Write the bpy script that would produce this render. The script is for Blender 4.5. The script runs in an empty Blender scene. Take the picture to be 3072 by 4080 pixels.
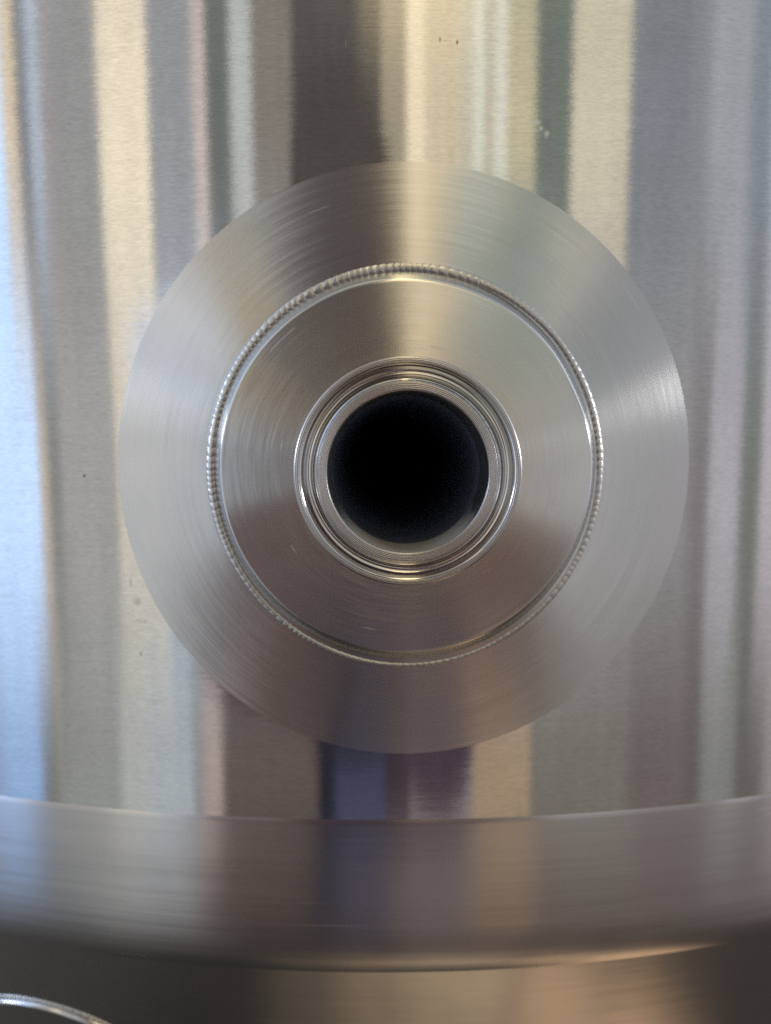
import bpy, math, random
from mathutils import Vector, Matrix
random.seed(7)
S = bpy.context.scene
MM = 0.001
R = 0.4476                      # tank radius; the ferrule axis is the line x=0, z=0, the shell front lies at y=0

# ------------------------------------------------------------------ camera
cam_d = bpy.data.cameras.new('camera'); cam = bpy.data.objects.new('camera', cam_d)
S.collection.objects.link(cam); S.camera = cam
cam_d.sensor_fit = 'VERTICAL'; cam_d.sensor_height = 36.0; cam_d.sensor_width = 27.1; cam_d.lens = 24.0
cam_d.clip_start = 0.01; cam_d.clip_end = 50
PITCH, YAW, ROLL = math.radians(5.62), math.radians(-0.52), math.radians(-0.23)
cam.location = (-0.00634, -0.16457, 0.00608)
M = Matrix.Rotation(YAW, 4, 'Z') @ Matrix.Rotation(math.pi/2 - PITCH, 4, 'X') @ Matrix.Rotation(ROLL, 4, 'Z')
cam.rotation_euler = M.to_euler()
cam_d.dof.use_dof = True; cam_d.dof.focus_distance = 0.1495; cam_d.dof.aperture_fstop = 6.8

S.view_settings.view_transform = 'Standard'; S.view_settings.look = 'None'
S.view_settings.exposure = 0; S.view_settings.gamma = 1; S.view_settings.use_curve_mapping = False
S.cycles.use_denoising = False; S.cycles.max_bounces = 10; S.cycles.glossy_bounces = 8
S.cycles.sample_clamp_indirect = 1.5

# ------------------------------------------------------------------ node helpers
def lin(c):
    return tuple(((v/255)/12.92 if v/255 <= .04045 else ((v/255+.055)/1.055)**2.4) for v in c)
class NT:
    def __init__(s, tree): s.t = tree; s.n = tree.nodes; s.l = tree.links
    def put(s, sock, v):
        if isinstance(v, bpy.types.NodeSocket): s.l.new(v, sock)
        elif v is not None:
            if hasattr(sock.default_value, '__len__') and not hasattr(v, '__len__'): v = [v]*len(sock.default_value)
            if hasattr(v, '__len__') and len(sock.default_value) == 4 and len(v) == 3: v = (*v, 1)
            sock.default_value = v
    def m(s, op, a, b=None, c=None, clamp=False):
        n = s.n.new('ShaderNodeMath'); n.operation = op; n.use_clamp = clamp
        for k, v in enumerate((a, b, c)):
            if v is not None: s.put(n.inputs[k], v)
        return n.outputs[0]
    def v(s, op, a, b=None, sc=None):
        n = s.n.new('ShaderNodeVectorMath'); n.operation = op
        s.put(n.inputs[0], a)
        if b is not None: s.put(n.inputs[1], b)
        if sc is not None: s.put(n.inputs['Scale'], sc)
        return n.outputs['Value'] if op in ('LENGTH', 'DOT_PRODUCT') else n.outputs[0]
    def xyz(s, x, y, z):
        n = s.n.new('ShaderNodeCombineXYZ')
        for k, v in enumerate((x, y, z)): s.put(n.inputs[k], v)
        return n.outputs[0]
    def sep(s, a):
        n = s.n.new('ShaderNodeSeparateXYZ'); s.put(n.inputs[0], a); return n.outputs
    def noise(s, vec, scale=1, detail=2, rough=.5, dist=0):
        n = s.n.new('ShaderNodeTexNoise'); s.put(n.inputs['Vector'], vec)
        n.inputs['Scale'].default_value = scale; n.inputs['Detail'].default_value = detail
        n.inputs['Roughness'].default_value = rough; n.inputs['Distortion'].default_value = dist
        return n.outputs[0]
    def smooth(s, v, a, b, lo=0., hi=1.):
        n = s.n.new('ShaderNodeMapRange'); n.interpolation_type = 'SMOOTHSTEP'
        s.put(n.inputs[0], v)
        if a > b: a, b, lo, hi = b, a, hi, lo
        for k, x in enumerate((a, b, lo, hi)): n.inputs[k+1].default_value = x
        return n.outputs[0]
    def mix(s, f, a, b, mode='MIX'):
        n = s.n.new('ShaderNodeMix'); n.data_type = 'RGBA'; n.blend_type = mode
        s.put(n.inputs[0], f); s.put(n.inputs[6], a); s.put(n.inputs[7], b)
        return n.outputs[2]
    def ramp(s, f, stops):
        n = s.n.new('ShaderNodeValToRGB'); r = n.color_ramp; s.put(n.inputs[0], f)
        stops = sorted(stops)
        while len(r.elements) < len(stops): r.elements.new(0.5)
        for e, (p, c) in zip(r.elements, stops): e.position = p
        for e, (p, c) in zip(r.elements, stops): e.position = p; e.color = (*c, 1)
        return n.outputs[0]

# ------------------------------------------------------------------ the room's light: a procedural HDRI (hall with tall
# windows, lamps and other tanks in front of the vessel, dark figure of the photographer, warm floor)
W = bpy.data.worlds.new('World'); S.world = W; W.use_nodes = True
W.cycles.sampling_method = 'MANUAL'; W.cycles.sample_map_resolution = 2048
nt = NT(W.node_tree); nt.n.clear()
geo = nt.n.new('ShaderNodeTexCoord').outputs['Generated']
dx, dy, dz = nt.sep(geo)
az = nt.m('MULTIPLY', nt.m('ARCTAN2', dx, nt.m('MULTIPLY', dy, -1)), 180/math.pi)
el = nt.m('MULTIPLY', nt.m('ARCSINE', dz), 180/math.pi)
REFL = 0.60                    # reflectance of the steel: the room is that much brighter than its reflection
# rows of the room seen from the vessel: elevation, [(azimuth from, azimuth to, colour as reflected)]
ROWS = [
 (86, [(-120,-10,(205,200,180)),(-4,12,(330,305,240)),(20,120,(200,200,190))]),
 (60, [(-120,-85,(95,97,97)),(-80,-70,(160,165,170)),(-68,-40,(150,150,150)),(-38,-12,(120,116,112)),(-9,-5,(150,140,125)),(-3,12,(330,300,232)),
       (18,40,(150,150,140)),(44,70,(130,134,140)),(75,110,(170,180,195)),(112,120,(95,95,95))]),
 (24, [(-120,-98,(70,74,78)),(-90,-55.1,(190,212,245)),(-55.1,-53.1,(205,235,272)),(-52.3,-50.9,(220,200,170)),(-50.4,-49.4,(118,123,130)),(-48.8,-47.8,(180,190,205)),
       (-47.1,-46.3,(158,152,152)),(-45.3,-40,(148,148,148)),(-39.4,-33.3,(238,224,200)),(-32.8,-27.4,(148,150,153)),(-26.4,-25.5,(200,186,180)),
       (-24.9,-22.3,(104,108,105)),(-21.5,-19.3,(182,184,180)),(-18.5,-13.8,(128,122,115)),(-13,-1.4,(82,78,76)),(-0.8,2.1,(156,146,126)),
       (2.7,4.6,(236,219,188)),(5.4,9.2,(205,190,162)),(10.2,11.6,(198,190,170)),(12.1,12.8,(218,220,205)),(13.4,14.2,(185,177,158)),(14.8,16,(215,214,198)),(16.6,19.8,(190,180,150)),
       (20.6,24.8,(108,116,108)),(25.5,32.6,(204,194,172)),(33.4,40.6,(124,128,134)),(42.2,43.2,(136,138,142)),(44.2,48.8,(156,159,164)),
       (49.8,51.7,(128,136,146)),(52.4,53.5,(165,172,182)),(72,76,(150,155,165)),(80,100,(250,262,275)),(106,120,(70,72,76))]),
 (-3, [(-120,-95,(66,68,74)),(-88,-66,(150,155,165)),(-58.2,-50.5,(205,232,268)),(-50,-49.3,(190,178,165)),(-48.7,-47.4,(132,132,130)),
       (-47,-39.6,(160,158,156)),(-39,-32.8,(205,198,184)),(-32.3,-28,(165,174,188)),(-27,-24.7,(192,196,204)),(-24.1,-20.3,(140,148,156)),(-19.3,-15.4,(160,166,174)),(-14.1,-12.5,(120,118,118)),
       (-11.5,0.6,(84,76,74)),
       (2.1,5,(205,180,140)),(6,12.9,(140,130,122)),(14.8,21.7,(160,162,162)),(22.6,32.4,(158,158,160)),
       (33.4,42.2,(142,141,142)),(43.8,45.3,(126,120,123)),(45.9,49.6,(168,165,172)),(50.4,52.6,(118,120,116)),
       (53.2,56.6,(178,172,178)),(75,85,(150,150,155)),(84,98,(235,245,260)),(104,120,(66,68,72))]),
 (-27, [(-120,-95,(62,62,66)),(-88,-62.4,(130,120,122)),(-56.5,-52.5,(140,170,212)),(-51.7,-50.1,(116,114,110)),(-49.1,-41.1,(140,142,140)),
       (-40,-37.9,(170,172,168)),(-36,-30.4,(164,171,176)),(-29.4,-28.5,(138,138,138)),(-27.7,-25.9,(166,150,144)),(-25.2,-11.5,(94,84,79)),
       (-10.6,-9.2,(36,37,46)),(-8.1,-1.4,(64,71,90)),(-0.7,2.6,(58,47,56)),(3.2,12,(136,126,126)),
       (12.8,20.5,(158,136,114)),(21.4,34.7,(114,109,102)),(36,43.9,(104,95,93)),(44.7,45.9,(96,90,86)),(46.6,50.7,(124,124,119)),
       (51.6,54.9,(96,91,87)),(55.8,70,(140,134,130)),(75,120,(120,115,112))]),
 (-35, [(-120,-90,(95,95,98)),(-85,-50,(98,102,108)),(-45,-32,(132,133,134)),(-28,-14,(76,66,62)),(-12,-9,(48,48,60)),(-7,-2,(80,73,86)),(0,11,(112,102,104)),
       (13,21,(126,108,92)),(23,70,(100,91,88)),(75,120,(90,84,80))]),
 (-46, [(-120,-50,(60,58,56)),(-45,-30,(66,62,60)),(-25,-14,(50,45,43)),(-10,0,(52,48,50)),(5,20,(70,62,58)),(30,70,(60,54,50)),(80,120,(50,46,44))]),
 (-57, [(-120,-50,(50,48,46)),(-45,-30,(50,47,45)),(-25,-14,(52,47,44)),(-10,0,(52,48,50)),(5,20,(70,62,58)),(30,70,(60,54,50)),(80,120,(50,46,44))]),
 (-65, [(-120,-50,(36,34,33)),(-50,-38,(42,38,36)),(-27,-20,(92,82,70)),(-6,0,(150,130,106)),(10,30,(178,154,126)),(32,36,(150,128,108)),(40,52,(195,162,128)),(55,58,(140,120,104)),(62,112,(205,168,132)),(120,120,(150,125,105))]),
 (-77, [(-120,-60,(36,38,36)),(-30,30,(52,50,46)),(60,120,(44,46,44))]),
]
def row_color(stops):
    pts = []
    for a, b, c in stops: pts += [(a, lin(c)), (b, lin(c))]
    def val(x):
        for (p, A), (q, B) in zip(pts, pts[1:]):
            if p <= x <= q:
                t = (x-p)/max(1e-6, q-p); return tuple(A[k]+(B[k]-A[k])*t for k in range(3))
        return pts[0][1] if x < pts[0][0] else pts[-1][1]
    segs = [-120, -40, 0, 40, 120]; res = None
    for lo, hi in zip(segs, segs[1:]):
        st = [(0., val(lo))] + [((x-lo)/(hi-lo), c) for x, c in pts if lo < x < hi] + [(1., val(hi))]
        assert len(st) <= 32, len(st)
        st = [(p, tuple(v/REFL for v in c)) for p, c in st]
        o = nt.ramp(nt.m('DIVIDE', nt.m('SUBTRACT', az, lo), hi-lo, clamp=True), st)
        res = o if res is None else nt.mix(nt.m('GREATER_THAN', az, lo), res, o)
    return res
col = None; pe = None
for e, stops in ROWS:
    c = row_color(stops)
    col = c if col is None else nt.mix(nt.smooth(el, pe, e), col, c)
    pe = e
def blob(ca, ce, ra, re, c, soft=.25, p=2.0):
    """a soft-edged rounded shape of the room (azimuth, elevation)"""
    global col
    a = nt.m('POWER', nt.m('ABSOLUTE', nt.m('DIVIDE', nt.m('SUBTRACT', az, ca), ra)), p)
    b = nt.m('POWER', nt.m('ABSOLUTE', nt.m('DIVIDE', nt.m('SUBTRACT', el, ce), re)), p)
    f = nt.smooth(nt.m('ADD', a, b), 1+soft, 1-soft)
    col = nt.mix(f, col, tuple(v/REFL for v in lin(c)))
# tone patches added for the ground-metal reflections, and the photographer's hands holding the phone
blob(15, 12.5, 8.5, 6.5, (132,146,142), .35, 2.4)
blob(-19, 8, 6, 5, (176,162,130), .5)
blob(29, 7, 4.5, 5, (120,124,124), .5)
blob(-5.8, 3.5, 7.8, 21.5, (64,56,55), .06, 3)
blob(-7.6, 19, 6.2, 9, (76,70,68), .10, 2.6)
blob(-3, -14, 25, 8.5, (76,55,54), .3, 3)
blob(-1, -15, 11, 10, (62,50,56), .25, 2.4)
blob(-6, -19.5, 7, 6.5, (46,40,52), .35, 2.4)
blob(7.0, -21.5, 5.6, 8.2, (66,54,64), .06, 2.4)
# side windows, seen edge-on in the ground rings, and a glow added for the disc
blob(-66, 10, 9, 4.5, (520,545,580), .4)
blob(-29, 7, 8, 4.5, (200,208,222), .6)
blob(68, 9, 11, 3.2, (720,720,725), .4)
fine = nt.noise(nt.xyz(nt.m('MULTIPLY', az, .9), nt.m('MULTIPLY', el, .035), 0), 1, 3, .6)
col = nt.v('SCALE', col, sc=nt.m('ADD', 1, nt.m('MULTIPLY', nt.m('SUBTRACT', fine, .5), .42)))
bg = nt.n.new('ShaderNodeBackground'); nt.put(bg.inputs[0], col); bg.inputs[1].default_value = 1.0
wo = nt.n.new('ShaderNodeOutputWorld'); nt.l.new(bg.outputs[0], wo.inputs[0])

# ------------------------------------------------------------------ materials
def steel(name, mode='vertical', rough=.24, aniso=.8, base=(.60,.60,.595), grain=.03, speck=.03, across=2600., along=90., streak=0.,
          blotch=.06, fleck=0., lit_silt=0., dust=0., rings=None, scratch=0., marks=()):
    mt = bpy.data.materials.new(name); mt.use_nodes = True; k = NT(mt.node_tree); k.n.clear()
    P = k.n.new('ShaderNodeTexCoord').outputs['Object']
    x, y, z = k.sep(P)
    N = k.n.new('ShaderNodeNewGeometry').outputs['Normal']
    if mode == 'vertical':
        T = k.xyz(0, 0, 1); gv = k.xyz(k.m('MULTIPLY', x, along), k.m('MULTIPLY', y, along), k.m('MULTIPLY', z, across))
        sv = k.xyz(k.m('MULTIPLY', x, 7), 0, k.m('MULTIPLY', z, 420))
        wv = k.xyz(k.m('MULTIPLY', x, 16), 3, k.m('MULTIPLY', z, 900))
        r = z
    else:
        flat = k.xyz(x, 0, z); r = k.v('LENGTH', flat); Tn = k.v('NORMALIZE', flat)
        vt = k.n.new('ShaderNodeVectorTransform'); vt.vector_type = 'VECTOR'; vt.convert_from = 'OBJECT'; vt.convert_to = 'WORLD'
        k.put(vt.inputs[0], Tn); T = vt.outputs[0]
        cx, _, cz = k.sep(Tn); a = along*.05
        gv = k.xyz(k.m('MULTIPLY', cx, a), k.m('MULTIPLY', cz, a), k.m('MULTIPLY', r, across))
        sv = k.xyz(k.m('MULTIPLY', cx, 1.3), k.m('MULTIPLY', cz, 1.3), k.m('MULTIPLY', r, 1100))
        wv = k.xyz(k.m('MULTIPLY', cx, 2.2), k.m('MULTIPLY', cz, 2.2), k.m('MULTIPLY', r, 900))
    g1 = k.m('SUBTRACT', k.noise(gv, 1, 4, .65), .5)
    g2 = k.m('SUBTRACT', k.noise(P, 3300, 2, .6), .5)
    amt = k.m('ADD', k.m('MULTIPLY', g1, grain*2), k.m('MULTIPLY', g2, speck*2))
    if streak:
        g3 = k.m('SUBTRACT', k.noise(sv, 1, 5, .6), .5); amt = k.m('ADD', amt, k.m('MULTIPLY', g3, streak*2))
    if rings:                                  # turning marks of the lathe, a fine spiral
        ph, dep = rings
        wob = k.noise(wv, .6, 2)
        w = k.m('SINE', k.m('ADD', k.m('MULTIPLY', r, 2*math.pi/ph), k.m('MULTIPLY', wob, 3)))
        amt = k.m('ADD', amt, k.m('MULTIPLY', w, dep))
    Nn = k.v('ADD', N, k.v('SCALE', T, sc=amt))
    g4 = k.n.new('ShaderNodeTexNoise'); k.put(g4.inputs['Vector'], P); g4.inputs['Scale'].default_value = 2600
    jit = k.v('SCALE', k.v('SUBTRACT', g4.outputs['Color'], (.5, .5, .5)), sc=speck)
    Nn = k.v('NORMALIZE', k.v('ADD', Nn, jit))
    bl = k.noise(P, 34, 4, .6, .6)
    bl2 = k.noise(gv, .35, 3, .6)
    f = k.m('ADD', k.m('MULTIPLY', k.m('SUBTRACT', bl, .5), blotch*2), k.m('MULTIPLY', k.m('SUBTRACT', bl2, .5), blotch*1.2))
    b = k.v('SCALE', base, sc=k.m('ADD', f, 1))
    ro = k.m('MULTIPLY', rough, k.m('ADD', 1, k.m('MULTIPLY', k.m('SUBTRACT', bl, .5), -.4)))
    metal = 1.0
    if fleck: b = k.v('SCALE', b, sc=k.m('ADD', 1-fleck*.1, k.m('MULTIPLY', k.m('SUBTRACT', k.noise(k.xyz(k.m('MULTIPLY', x, 520), k.m('MULTIPLY', y, 520), k.m('MULTIPLY', z, 2800)), 1, 3, .7), .5), fleck*2)))
    if scratch:                                # sparse long scratches that follow the grinding
        s_ = k.noise(wv, 1, 2, .4)
        m1 = k.smooth(s_, .735-scratch*.02, .75)
        b = k.mix(k.m('MULTIPLY', m1, .35), b, (.85,.83,.8)); ro = k.m('ADD', ro, k.m('MULTIPLY', m1, .12))
    for (mx, mz, sx, sz, c, st) in marks:      # single scuffs and water stains on the plate
        q = k.noise(k.xyz(k.m('MULTIPLY', x, 500), 0, k.m('MULTIPLY', z, 500)), 1, 3)
        d = k.m('ADD', k.m('POWER', k.m('DIVIDE', k.m('SUBTRACT', x, mx), sx), 2.), k.m('POWER', k.m('DIVIDE', k.m('SUBTRACT', z, mz), sz), 2.))
        msk = k.m('MULTIPLY', k.smooth(k.m('ADD', d, k.m('MULTIPLY', q, 1.6)), 1.5, .6), st)
        b = k.mix(msk, b, c); ro = k.m('ADD', ro, k.m('MULTIPLY', msk, .2))
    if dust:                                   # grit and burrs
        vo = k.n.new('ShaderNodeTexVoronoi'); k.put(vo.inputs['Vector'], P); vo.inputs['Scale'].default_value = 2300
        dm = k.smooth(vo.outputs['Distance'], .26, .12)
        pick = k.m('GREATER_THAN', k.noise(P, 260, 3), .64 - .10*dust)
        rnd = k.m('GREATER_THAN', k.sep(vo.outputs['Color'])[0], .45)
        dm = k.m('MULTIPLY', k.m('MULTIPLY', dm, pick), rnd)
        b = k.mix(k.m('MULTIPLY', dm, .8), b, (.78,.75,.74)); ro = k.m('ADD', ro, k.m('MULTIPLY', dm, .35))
    ro = k.m('MAXIMUM', ro, k.m('MULTIPLY', k.n.new('ShaderNodeNewGeometry').outputs['Backfacing'], .0 if mode != 'vertical' else .9))
    if lit_silt:                                   # grit along the bore's bottom, its matt colour painting in the lit lower wall
        q = k.m('MULTIPLY', k.smooth(k.m('ADD', z, k.m('MULTIPLY', k.noise(P, 420, 3), .006)), -.004, -.0125), lit_silt)
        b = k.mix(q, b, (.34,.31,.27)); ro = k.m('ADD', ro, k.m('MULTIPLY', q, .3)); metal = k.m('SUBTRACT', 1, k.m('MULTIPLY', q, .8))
    bs = k.n.new('ShaderNodeBsdfPrincipled')
    k.put(bs.inputs['Base Color'], b); k.put(bs.inputs['Metallic'], metal); k.put(bs.inputs['Roughness'], ro)
    k.put(bs.inputs['Anisotropic'], k.m('MULTIPLY', aniso, k.m('SUBTRACT', 1, k.n.new('ShaderNodeNewGeometry').outputs['Backfacing'])) if mode == 'vertical' else aniso); k.put(bs.inputs['Tangent'], T); k.put(bs.inputs['Normal'], Nn)
    o = k.n.new('ShaderNodeOutputMaterial'); k.l.new(bs.outputs[0], o.inputs[0])
    return mt

MS = steel('brushed_shell_steel', rough=.072, aniso=.95, grain=.022, speck=.010, fleck=.30, blotch=.11, marks=[
    (.0302,.0800,.0022,.0011,(.92,.90,.88),.7), (.0330,.0776,.0013,.0014,(.95,.93,.9),.9), (.0316,.0789,.0009,.0009,(.95,.93,.9),.6),
    (.0080,.0976,.0006,.0008,(.14,.13,.12),.8), (.0119,.0971,.0005,.0010,(.10,.09,.08),.9), (.0091,.0974,.0010,.0005,(.14,.13,.12),.6),
    (-.0134,.0969,.0004,.0012,(.9,.88,.86),.6), (-.0676,-.0330,.0018,.0016,(.34,.32,.30),.5), (-.0690,-.0283,.0009,.0020,(.36,.34,.32),.5),
    (-.0668,-.0381,.0024,.0012,(.33,.31,.29),.5), (-.0802,-.0013,.0005,.0007,(.05,.05,.05),1.), (-.0671,-.0465,.0005,.0010,(.15,.14,.14),.8),
    (.0835,-.0480,.0006,.0016,(.85,.84,.83),.4)])
MR = steel('circular_ground_steel', 'radial', rough=.18, aniso=.96, grain=.06, speck=.01, streak=.045, blotch=.10, along=60, scratch=1)
MD = steel('turned_disc_steel', 'radial', rough=.18, aniso=.96, grain=.06, speck=.01, streak=.04, blotch=.09, along=60, scratch=1.4)
MB = steel('ground_band_steel', rough=.19, aniso=.85, base=(.58,.565,.56), grain=.03, speck=.01, streak=.05, across=1500, along=25, scratch=1.2)
MC = steel('cone_steel', rough=.16, aniso=.8, base=(.58,.57,.56), grain=.02, speck=.01, streak=.02)
MW = steel('weld_bead_steel', 'radial', rough=.30, aniso=0, base=(.52,.515,.50), grain=.02, speck=.14, blotch=.4)
MF = steel('turned_face_steel', 'radial', rough=.30, aniso=.5, base=(.50,.48,.475), grain=.05, speck=.05, rings=(.00036,.24), dust=.9, along=200)
MG = steel('polished_groove_steel', 'radial', rough=.10, aniso=.4, base=(.56,.55,.54), grain=.03, speck=.02, rings=(.0005,.03), dust=.5, along=200)
MI = steel('bore_steel', 'radial', rough=.36, aniso=.0, base=(.42,.42,.42), lit_silt=.9, grain=.02, speck=.06, dust=.6, rings=(.0005,.1))
MP = steel('polished_tube_steel', 'radial', rough=.46, aniso=.0, base=(.42,.47,.60), grain=.02, speck=.01)

# ------------------------------------------------------------------ mesh helpers
def link(o): S.collection.objects.link(o); return o
TANK_BASE = Vector((0, R, -.42))
def mesh_obj(name, verts, faces, mat, parent, normals=None, loc=None, rot=None):
    me = bpy.data.meshes.new(name); me.from_pydata([tuple(v) for v in verts], [], faces)
    me.validate(); me.materials.append(mat)
    me.polygons.foreach_set('use_smooth', [True]*len(me.polygons))
    if normals: me.normals_split_custom_set_from_vertices([tuple(n) for n in normals])
    o = link(bpy.data.objects.new(name, me)); o.parent = parent
    o.location = loc if loc is not None else (0, 0, 0)
    if rot is not None: o.rotation_euler = rot
    me.update(); return o
def grid_faces(nu, nv, wrap=False, flip=False):
    """vertices index = i*nv + j; i is the wrapping direction"""
    F = []
    for i in range(nu if wrap else nu-1):
        for j in range(nv-1):
            a, b, c, d = i*nv+j, ((i+1) % nu)*nv+j, ((i+1) % nu)*nv+j+1, i*nv+j+1
            F.append((d, c, b, a) if flip else (a, b, c, d))
    return F
def rounded(pts, radii, seg=6):
    """polyline (r, y) with its inner corners rounded"""
    out = [Vector(pts[0])]
    for k in range(1, len(pts)-1):
        p0, p, p1 = Vector(pts[k-1]), Vector(pts[k]), Vector(pts[k+1]); rr = radii[k]
        a, b = (p0-p), (p1-p); d = min(rr, a.length*.49, b.length*.49); a.normalize(); b.normalize()
        if d <= 0: out.append(p); continue
        for q in range(seg+1):
            t = q/seg; out.append((p+a*d)*(1-t)**2 + p*2*t*(1-t) + (p+b*d)*t*t)
    out.append(Vector(pts[-1])); return out
def lathe(name, prof, mat, parent, n=256, loc=(0, 0, 0), rot=None, rfun=None, yfun=None):
    """revolve a profile of (radius, y) in metres round the local Y axis; outward = left of the direction of travel"""
    V = []
    for i in range(n):
        th = 2*math.pi*i/n
        for j, (r, y) in enumerate(prof):
            rr = r*(rfun(th) if rfun else 1.0); x, z = rr*math.cos(th), rr*math.sin(th)
            V.append((x, y + (yfun(x, z) if yfun else 0), z))
    return mesh_obj(name, V, grid_faces(n, len(prof), True), mat, parent, loc=loc, rot=rot)
def shell_y(x, z=0): return R - math.sqrt(max(0, R*R - x*x))
def empty(name, loc, label=None, cat=None, parent=None):
    e = bpy.data.objects.new(name, None); e.empty_display_size = .05; link(e); e.location = loc; e.parent = parent
    if label: e['label'] = label
    if cat: e['category'] = cat
    return e

tank = empty('steel_tank', TANK_BASE, 'brushed stainless steel tank wall with a round clamp ferrule welded to its front', 'tank')
OFF = -TANK_BASE            # the parts' own origin is the point where the ferrule axis meets the wall

# ------------------------------------------------------------------ shell with a round opening where the fitting sits
RING = .0711                # outer radius of the circular-ground zone
BORE_HOLE = .0180
ZT, ZB = .36, -.0888
def build_shell():
    V, Nn, F = [], [], []; idx = {}
    def vert(u, z):
        key = (round(u*1e7), round(z*1e7))
        if key not in idx:
            a = u/R; idx[key] = len(V); V.append((R*math.sin(a), R-R*math.cos(a), z)); Nn.append((math.sin(a), -math.cos(a), 0))
        return idx[key]
    H = .082; n = 48                             # square patch +-H with the round hole inside
    side = []
    for k in range(n): side.append((-H+2*H*k/n, -H))
    for k in range(n): side.append((H, -H+2*H*k/n))
    for k in range(n): side.append((H-2*H*k/n, H))
    for k in range(n): side.append((-H, H-2*H*k/n))
    circ = []
    for (a, b) in side:
        th = math.atan2(b, a); x, z = RING*math.cos(th), RING*math.sin(th); circ.append((R*math.asin(x/R), z))
    K = 6
    for i in range(len(side)):
        for q in range(K):
            def P(ii, t):
                (a, b), (c, d) = circ[ii % len(side)], side[ii % len(side)]; return (a+(c-a)*t, b+(d-b)*t)
            F.append((vert(*P(i, q/K)), vert(*P(i+1, q/K)), vert(*P(i+1, (q+1)/K)), vert(*P(i, (q+1)/K)))[::-1])
    us = [-H+2*H*k/n for k in range(n+1)]
    rest = 2*math.pi*R - 2*H; m = 330
    right = [H + rest*k/m for k in range(m+1)]
    zm = [-H+2*H*k/n for k in range(n+1)]
    zlo = [ZB, -.0855, -H]; zhi = [H, .12, .16, .2, .26, ZT]
    def wrap(u): return u if u < math.pi*R else u-2*math.pi*R
    def quads(ul, zl):
        for a, b in zip(ul, ul[1:]):
            for c, d in zip(zl, zl[1:]): F.append((vert(wrap(a), c), vert(wrap(b), c), vert(wrap(b), d), vert(wrap(a), d)))
    quads(us, zlo); quads(us, zhi); quads(right, zlo); quads(right, zm); quads(right, zhi)
    return mesh_obj('shell', V, F, MS, tank, Nn, OFF)
build_shell()

# ------------------------------------------------------------------ band, knuckle and cone under the shell (revolved round the tank axis)
def tank_lathe(name, prof, mat, a0=-180, a1=180, n=720):
    V = []
    full = a1-a0 >= 360
    cnt = n if full else n+1
    for i in range(cnt):
        a = math.radians(a0+(a1-a0)*i/n)
        for r, z in prof: V.append((r*math.sin(a), R-r*math.cos(a), z))
    return mesh_obj(name, V, grid_faces(cnt, len(prof), full), mat, tank, loc=OFF)
DZ = .0098; KZ = .00104
P0 = rounded([(R-.00005,-.0980+DZ),(R+.00015,-.0993+DZ),(R+.00045,-.1075+DZ),(R+.0005,-.118+DZ),(R+.0003,-.1275+DZ)], [0,.0009,.004,.004,0], 6)
knk = []
for q in range(15):                             # the sheet turns inward
    t = q/14; a = math.radians(2+ 12*t**3 + 8*t)
    if not knk: knk.append((R+.0003, -.1275+DZ))
    else: knk.append((knk[-1][0]-math.sin(a)*KZ, knk[-1][1]-math.cos(a)*KZ))
band = [tuple(p) for p in P0][::-1]
band = knk[::-1][:-1] + band
tank_lathe('ground_band', band, MB)
rc, zc = knk[-1]
CA = math.radians(14)
def cone_r(z): return rc-.00012 - math.tan(CA)*(zc-z)
lower = [(.03, -.60), (.20, -.56), (cone_r(-.40)-.02, -.415), (cone_r(-.385), -.385)]
zz = -.36
while zz < zc-.004: lower.append((cone_r(zz), zz)); zz += .02
lower += [(cone_r(zc-.0010), zc-.0010), (cone_r(zc-.0006), zc-.0006), (cone_r(zc-.0004), zc-.0004), (cone_r(zc), zc), (cone_r(zc+.0006), zc+.0006)]
tank_lathe('lower_cone', lower, MC)
top = [(R, ZT), (R-.004, ZT+.02), (R-.02, ZT+.045), (R-.06, ZT+.075), (R-.15, ZT+.11), (R-.28, ZT+.135), (.002, ZT+.145)]
tank_lathe('top_head', top, MC, n=180)
tank_lathe('bottom_cap', [(.0, -.60), (.03, -.60)], MC, n=32)

# ------------------------------------------------------------------ circular-ground zone of the wall
def polar_on_shell(name, r0, r1, nr, mat, n=288):
    V, Nn = [], []
    for i in range(n):
        th = 2*math.pi*i/n
        for j in range(nr):
            r = r0+(r1-r0)*j/(nr-1); x, z = r*math.cos(th), r*math.sin(th)
            V.append((x, shell_y(x), z)); Nn.append((x/R, -math.sqrt(1-(x/R)**2), 0))
    return mesh_obj(name, V, grid_faces(n, nr, True, True), mat, tank, Nn, OFF)
polar_on_shell('ground_ring', BORE_HOLE, RING, 24, MR)

# ------------------------------------------------------------------ welded fitting: disc, weld bead, ferrule
DF = -.0031                                     # face of the disc
def disc_r(th):
    d = math.degrees(th) % 360                  # a slight flat ground into the rim, upper right
    s = 0
    if 10 < d < 42: s = .0085*math.sin(math.pi*(d-10)/32)**2
    return 1-s + .0012*math.sin(3*th+1)
disc = rounded([(.0186, DF), (.0441, DF), (.0466, DF+.0031), (.0475, DF+.0042)], [0,.0007,.0006,0], 6)
n = 288; V = []
for i in range(n):
    th = 2*math.pi*i/n
    for (r, y) in disc:
        rr = r*disc_r(th) if r > .03 else r
        x, z = rr*math.cos(th), rr*math.sin(th)
        w = 0 if r < .0440 else min(1, (r-.0440)/.0024); yy = y + w*shell_y(x)*1.0
        V.append((x, yy, z))
mesh_obj('disc_plate', V, grid_faces(n, len(disc), True, True), MD, tank, loc=OFF)

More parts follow.
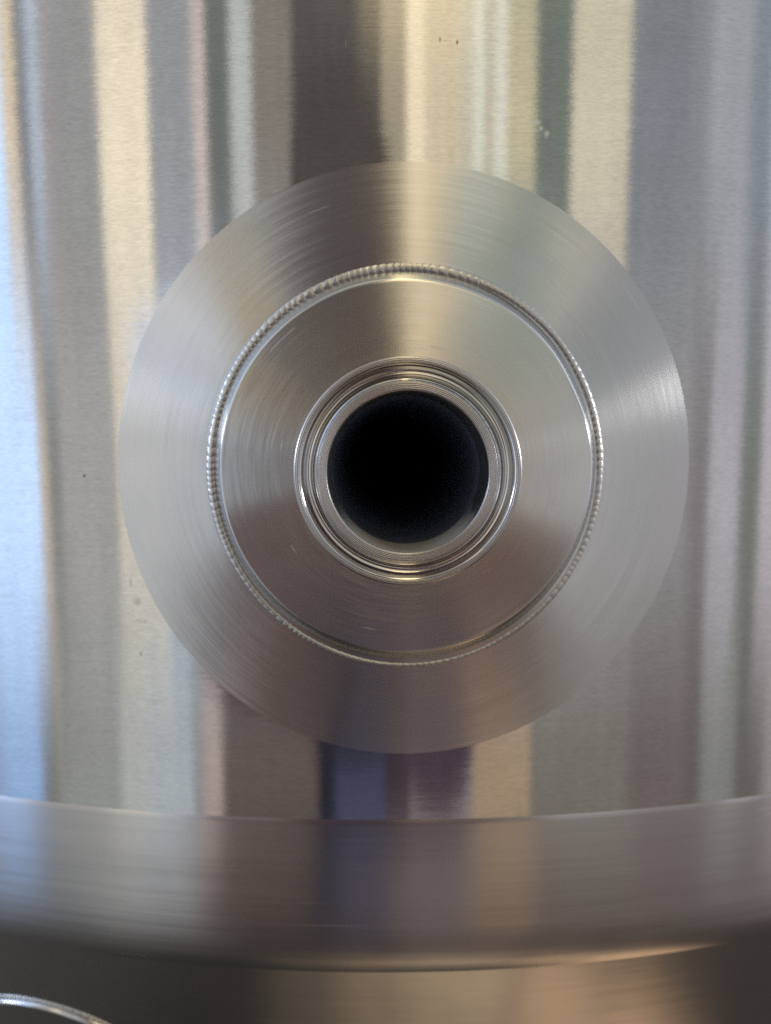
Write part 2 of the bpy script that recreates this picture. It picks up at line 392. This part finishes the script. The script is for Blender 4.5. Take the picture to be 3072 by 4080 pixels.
def bead_mesh(name, rad, n, path, ripple, mat, parent, width, loc, seg=14, big=None, frame=None):
    """overlapping crescent ripples along a closed path; path(th, r) -> surface point; frame(th) -> outward normal"""
    V = []; rnd = [random.uniform(.75, 1.25) for _ in range(ripple)]; ph = [random.uniform(-.25, .25) for _ in range(ripple)]
    for i in range(n):
        t = i/n; th = 2*math.pi*t
        for j in range(seg):
            a = -math.pi*.08 + (math.pi*1.16)*j/(seg-1)            # over the half circle of the section
            lead = .42*math.sin(max(0, min(math.pi, a)))           # crescents bow forward in the middle of the bead
            s = t*ripple - lead + .5*math.sin(t*47) + .3*math.sin(t*121+2); kk = int(math.floor(s)) % ripple; fr = s-math.floor(s) + ph[kk]*.0
            bump = (math.sin(math.pi*min(1, fr*1.0))**.6)*rnd[kk]; flat = .35+.65*(.5+.5*math.sin(t*29+math.sin(t*71)*2)); bump = .7+(bump-.7)*flat
            g = big(th) if big else 1
            w = width*g*(1+.05*math.sin(t*37)+.04*math.sin(t*91+1)); h = width*.50*g*(1+.22*(bump-.7))
            if abs(fr-.5) > .42: w *= .955
            o = math.cos(a)*w*(1 + .10*(bump-.7)); up = math.sin(a)*h
            c = path(th, rad+o-width*.0); nn = frame(th)
            V.append(Vector(c)+Vector(nn)*up)
    return mesh_obj(name, V, grid_faces(n, seg, True, True), mat, parent, loc=loc)
def fpath(th, r):
    r += frad(th)-.0472; x, z = r*math.cos(th), r*math.sin(th); return (x, shell_y(x)+.0001, z)
def fbig(th):
    d = (math.degrees(th)+180) % 360 - 180
    d = d % 360
    return .78 + .34*math.exp(-((d-150)/52)**2) + .22*math.exp(-((d-88)/28)**2) - .30*math.exp(-((d-275)/48)**2)
def frad(th): return .0478 - .0007*(fbig(th)-.78)/.40
bead_mesh('weld_bead', .0472, 170*12, fpath, 170, MW, tank, .00115, OFF, big=fbig, frame=lambda th: (0, -1, 0))

ferr = empty('ferrule', OFF, parent=tank); ferr['label'] = 'turned stainless clamp ferrule with a gasket groove round its open bore'
FY = -.0150
O = .02525
# back cone and neck
lathe('neck', [tuple(p) for p in rounded([(O-.0002, FY+.0021), (O-.0016, FY+.0032), (.0196, FY+.0050), (.0190, FY+.0062), (.0190, -.0062), (.0204, DF+.0002)],
      [0,.0006,.0015,.002,.0015,0], 5)], MG, ferr)
lathe('clamp_rim', [tuple(p) for p in rounded([(.02385, FY+.0004), (.0240, FY), (.0250, FY+.00005), (O, FY+.0006), (O, FY+.0016), (O-.0002, FY+.0021)],
      [0,.00025,.0003,.0003,.0003,0], 4)], MF, ferr)
groove = rounded([(.01985, FY+.0002), (.0202, FY+.0005), (.0206, FY+.0008), (.0209, FY+.0016), (.0215, FY+.0023), (.0223, FY+.0024), (.0232, FY+.0017), (.0235, FY+.0006), (.02385, FY+.0004)],
      [0,.0003,.0003,.0004,.0005,.0005,.0004,.0002,0], 5)
lathe('gasket_groove', [tuple(p) for p in groove], MG, ferr)
lathe('seal_face', [tuple(p) for p in rounded([(.01775, FY+.0003), (.01800, FY+.00003), (.0197, FY), (.01985, FY+.0002)], [0,.00012,.0002,0], 4)], MF, ferr)
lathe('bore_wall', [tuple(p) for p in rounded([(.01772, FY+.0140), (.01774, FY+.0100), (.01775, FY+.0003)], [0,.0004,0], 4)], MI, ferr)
lathe('tube', [(.01772, .110), (.01772, .070), (.01772, .035), (.01772, .012), (.01772, FY+.0140)], MP, ferr)

# ------------------------------------------------------------------ second fitting on the cone, lower left
def cone_pt(u, s):
    """point on the cone: u metres round, s metres down the slope from the crease"""
    z = zc - math.cos(CA)*s; r = cone_r(z); a = u/R
    return Vector((r*math.sin(a), R-r*math.cos(a), z))
U0, S0, RB = -.110, .0795, .055
fit = empty('outlet_fitting', OFF+cone_pt(U0, S0), parent=tank); fit['label'] = 'welded outlet pad on the cone, cut by the lower left corner'
c0 = cone_pt(U0, S0)
nrm = Vector((math.sin(U0/R)*math.cos(CA), -math.cos(U0/R)*math.cos(CA), -math.sin(CA)))
def pad_pt(th, r): return cone_pt(U0+r*math.cos(th), S0-r*math.sin(th)) - c0
V = []
prof = [(.0, .0010), (.010, .0010), (.020, .0010), (.030, .0010), (.0500, .0010), (.0530, .0010), (.0535, .0010), (.0540, .0007), (.0543, -.0003)]
for i in range(192):
    th = 2*math.pi*i/192
    for r, h in prof: V.append(pad_pt(th, max(r, .0004)) + nrm*h)
mesh_obj('pad_plate', V, grid_faces(192, len(prof), True, True), MC, fit)
bead_mesh("weld_bead", RB, 170*12, lambda th, r: pad_pt(th, r), 170, MW, fit, .0008, (0, 0, 0), frame=lambda th: nrm)
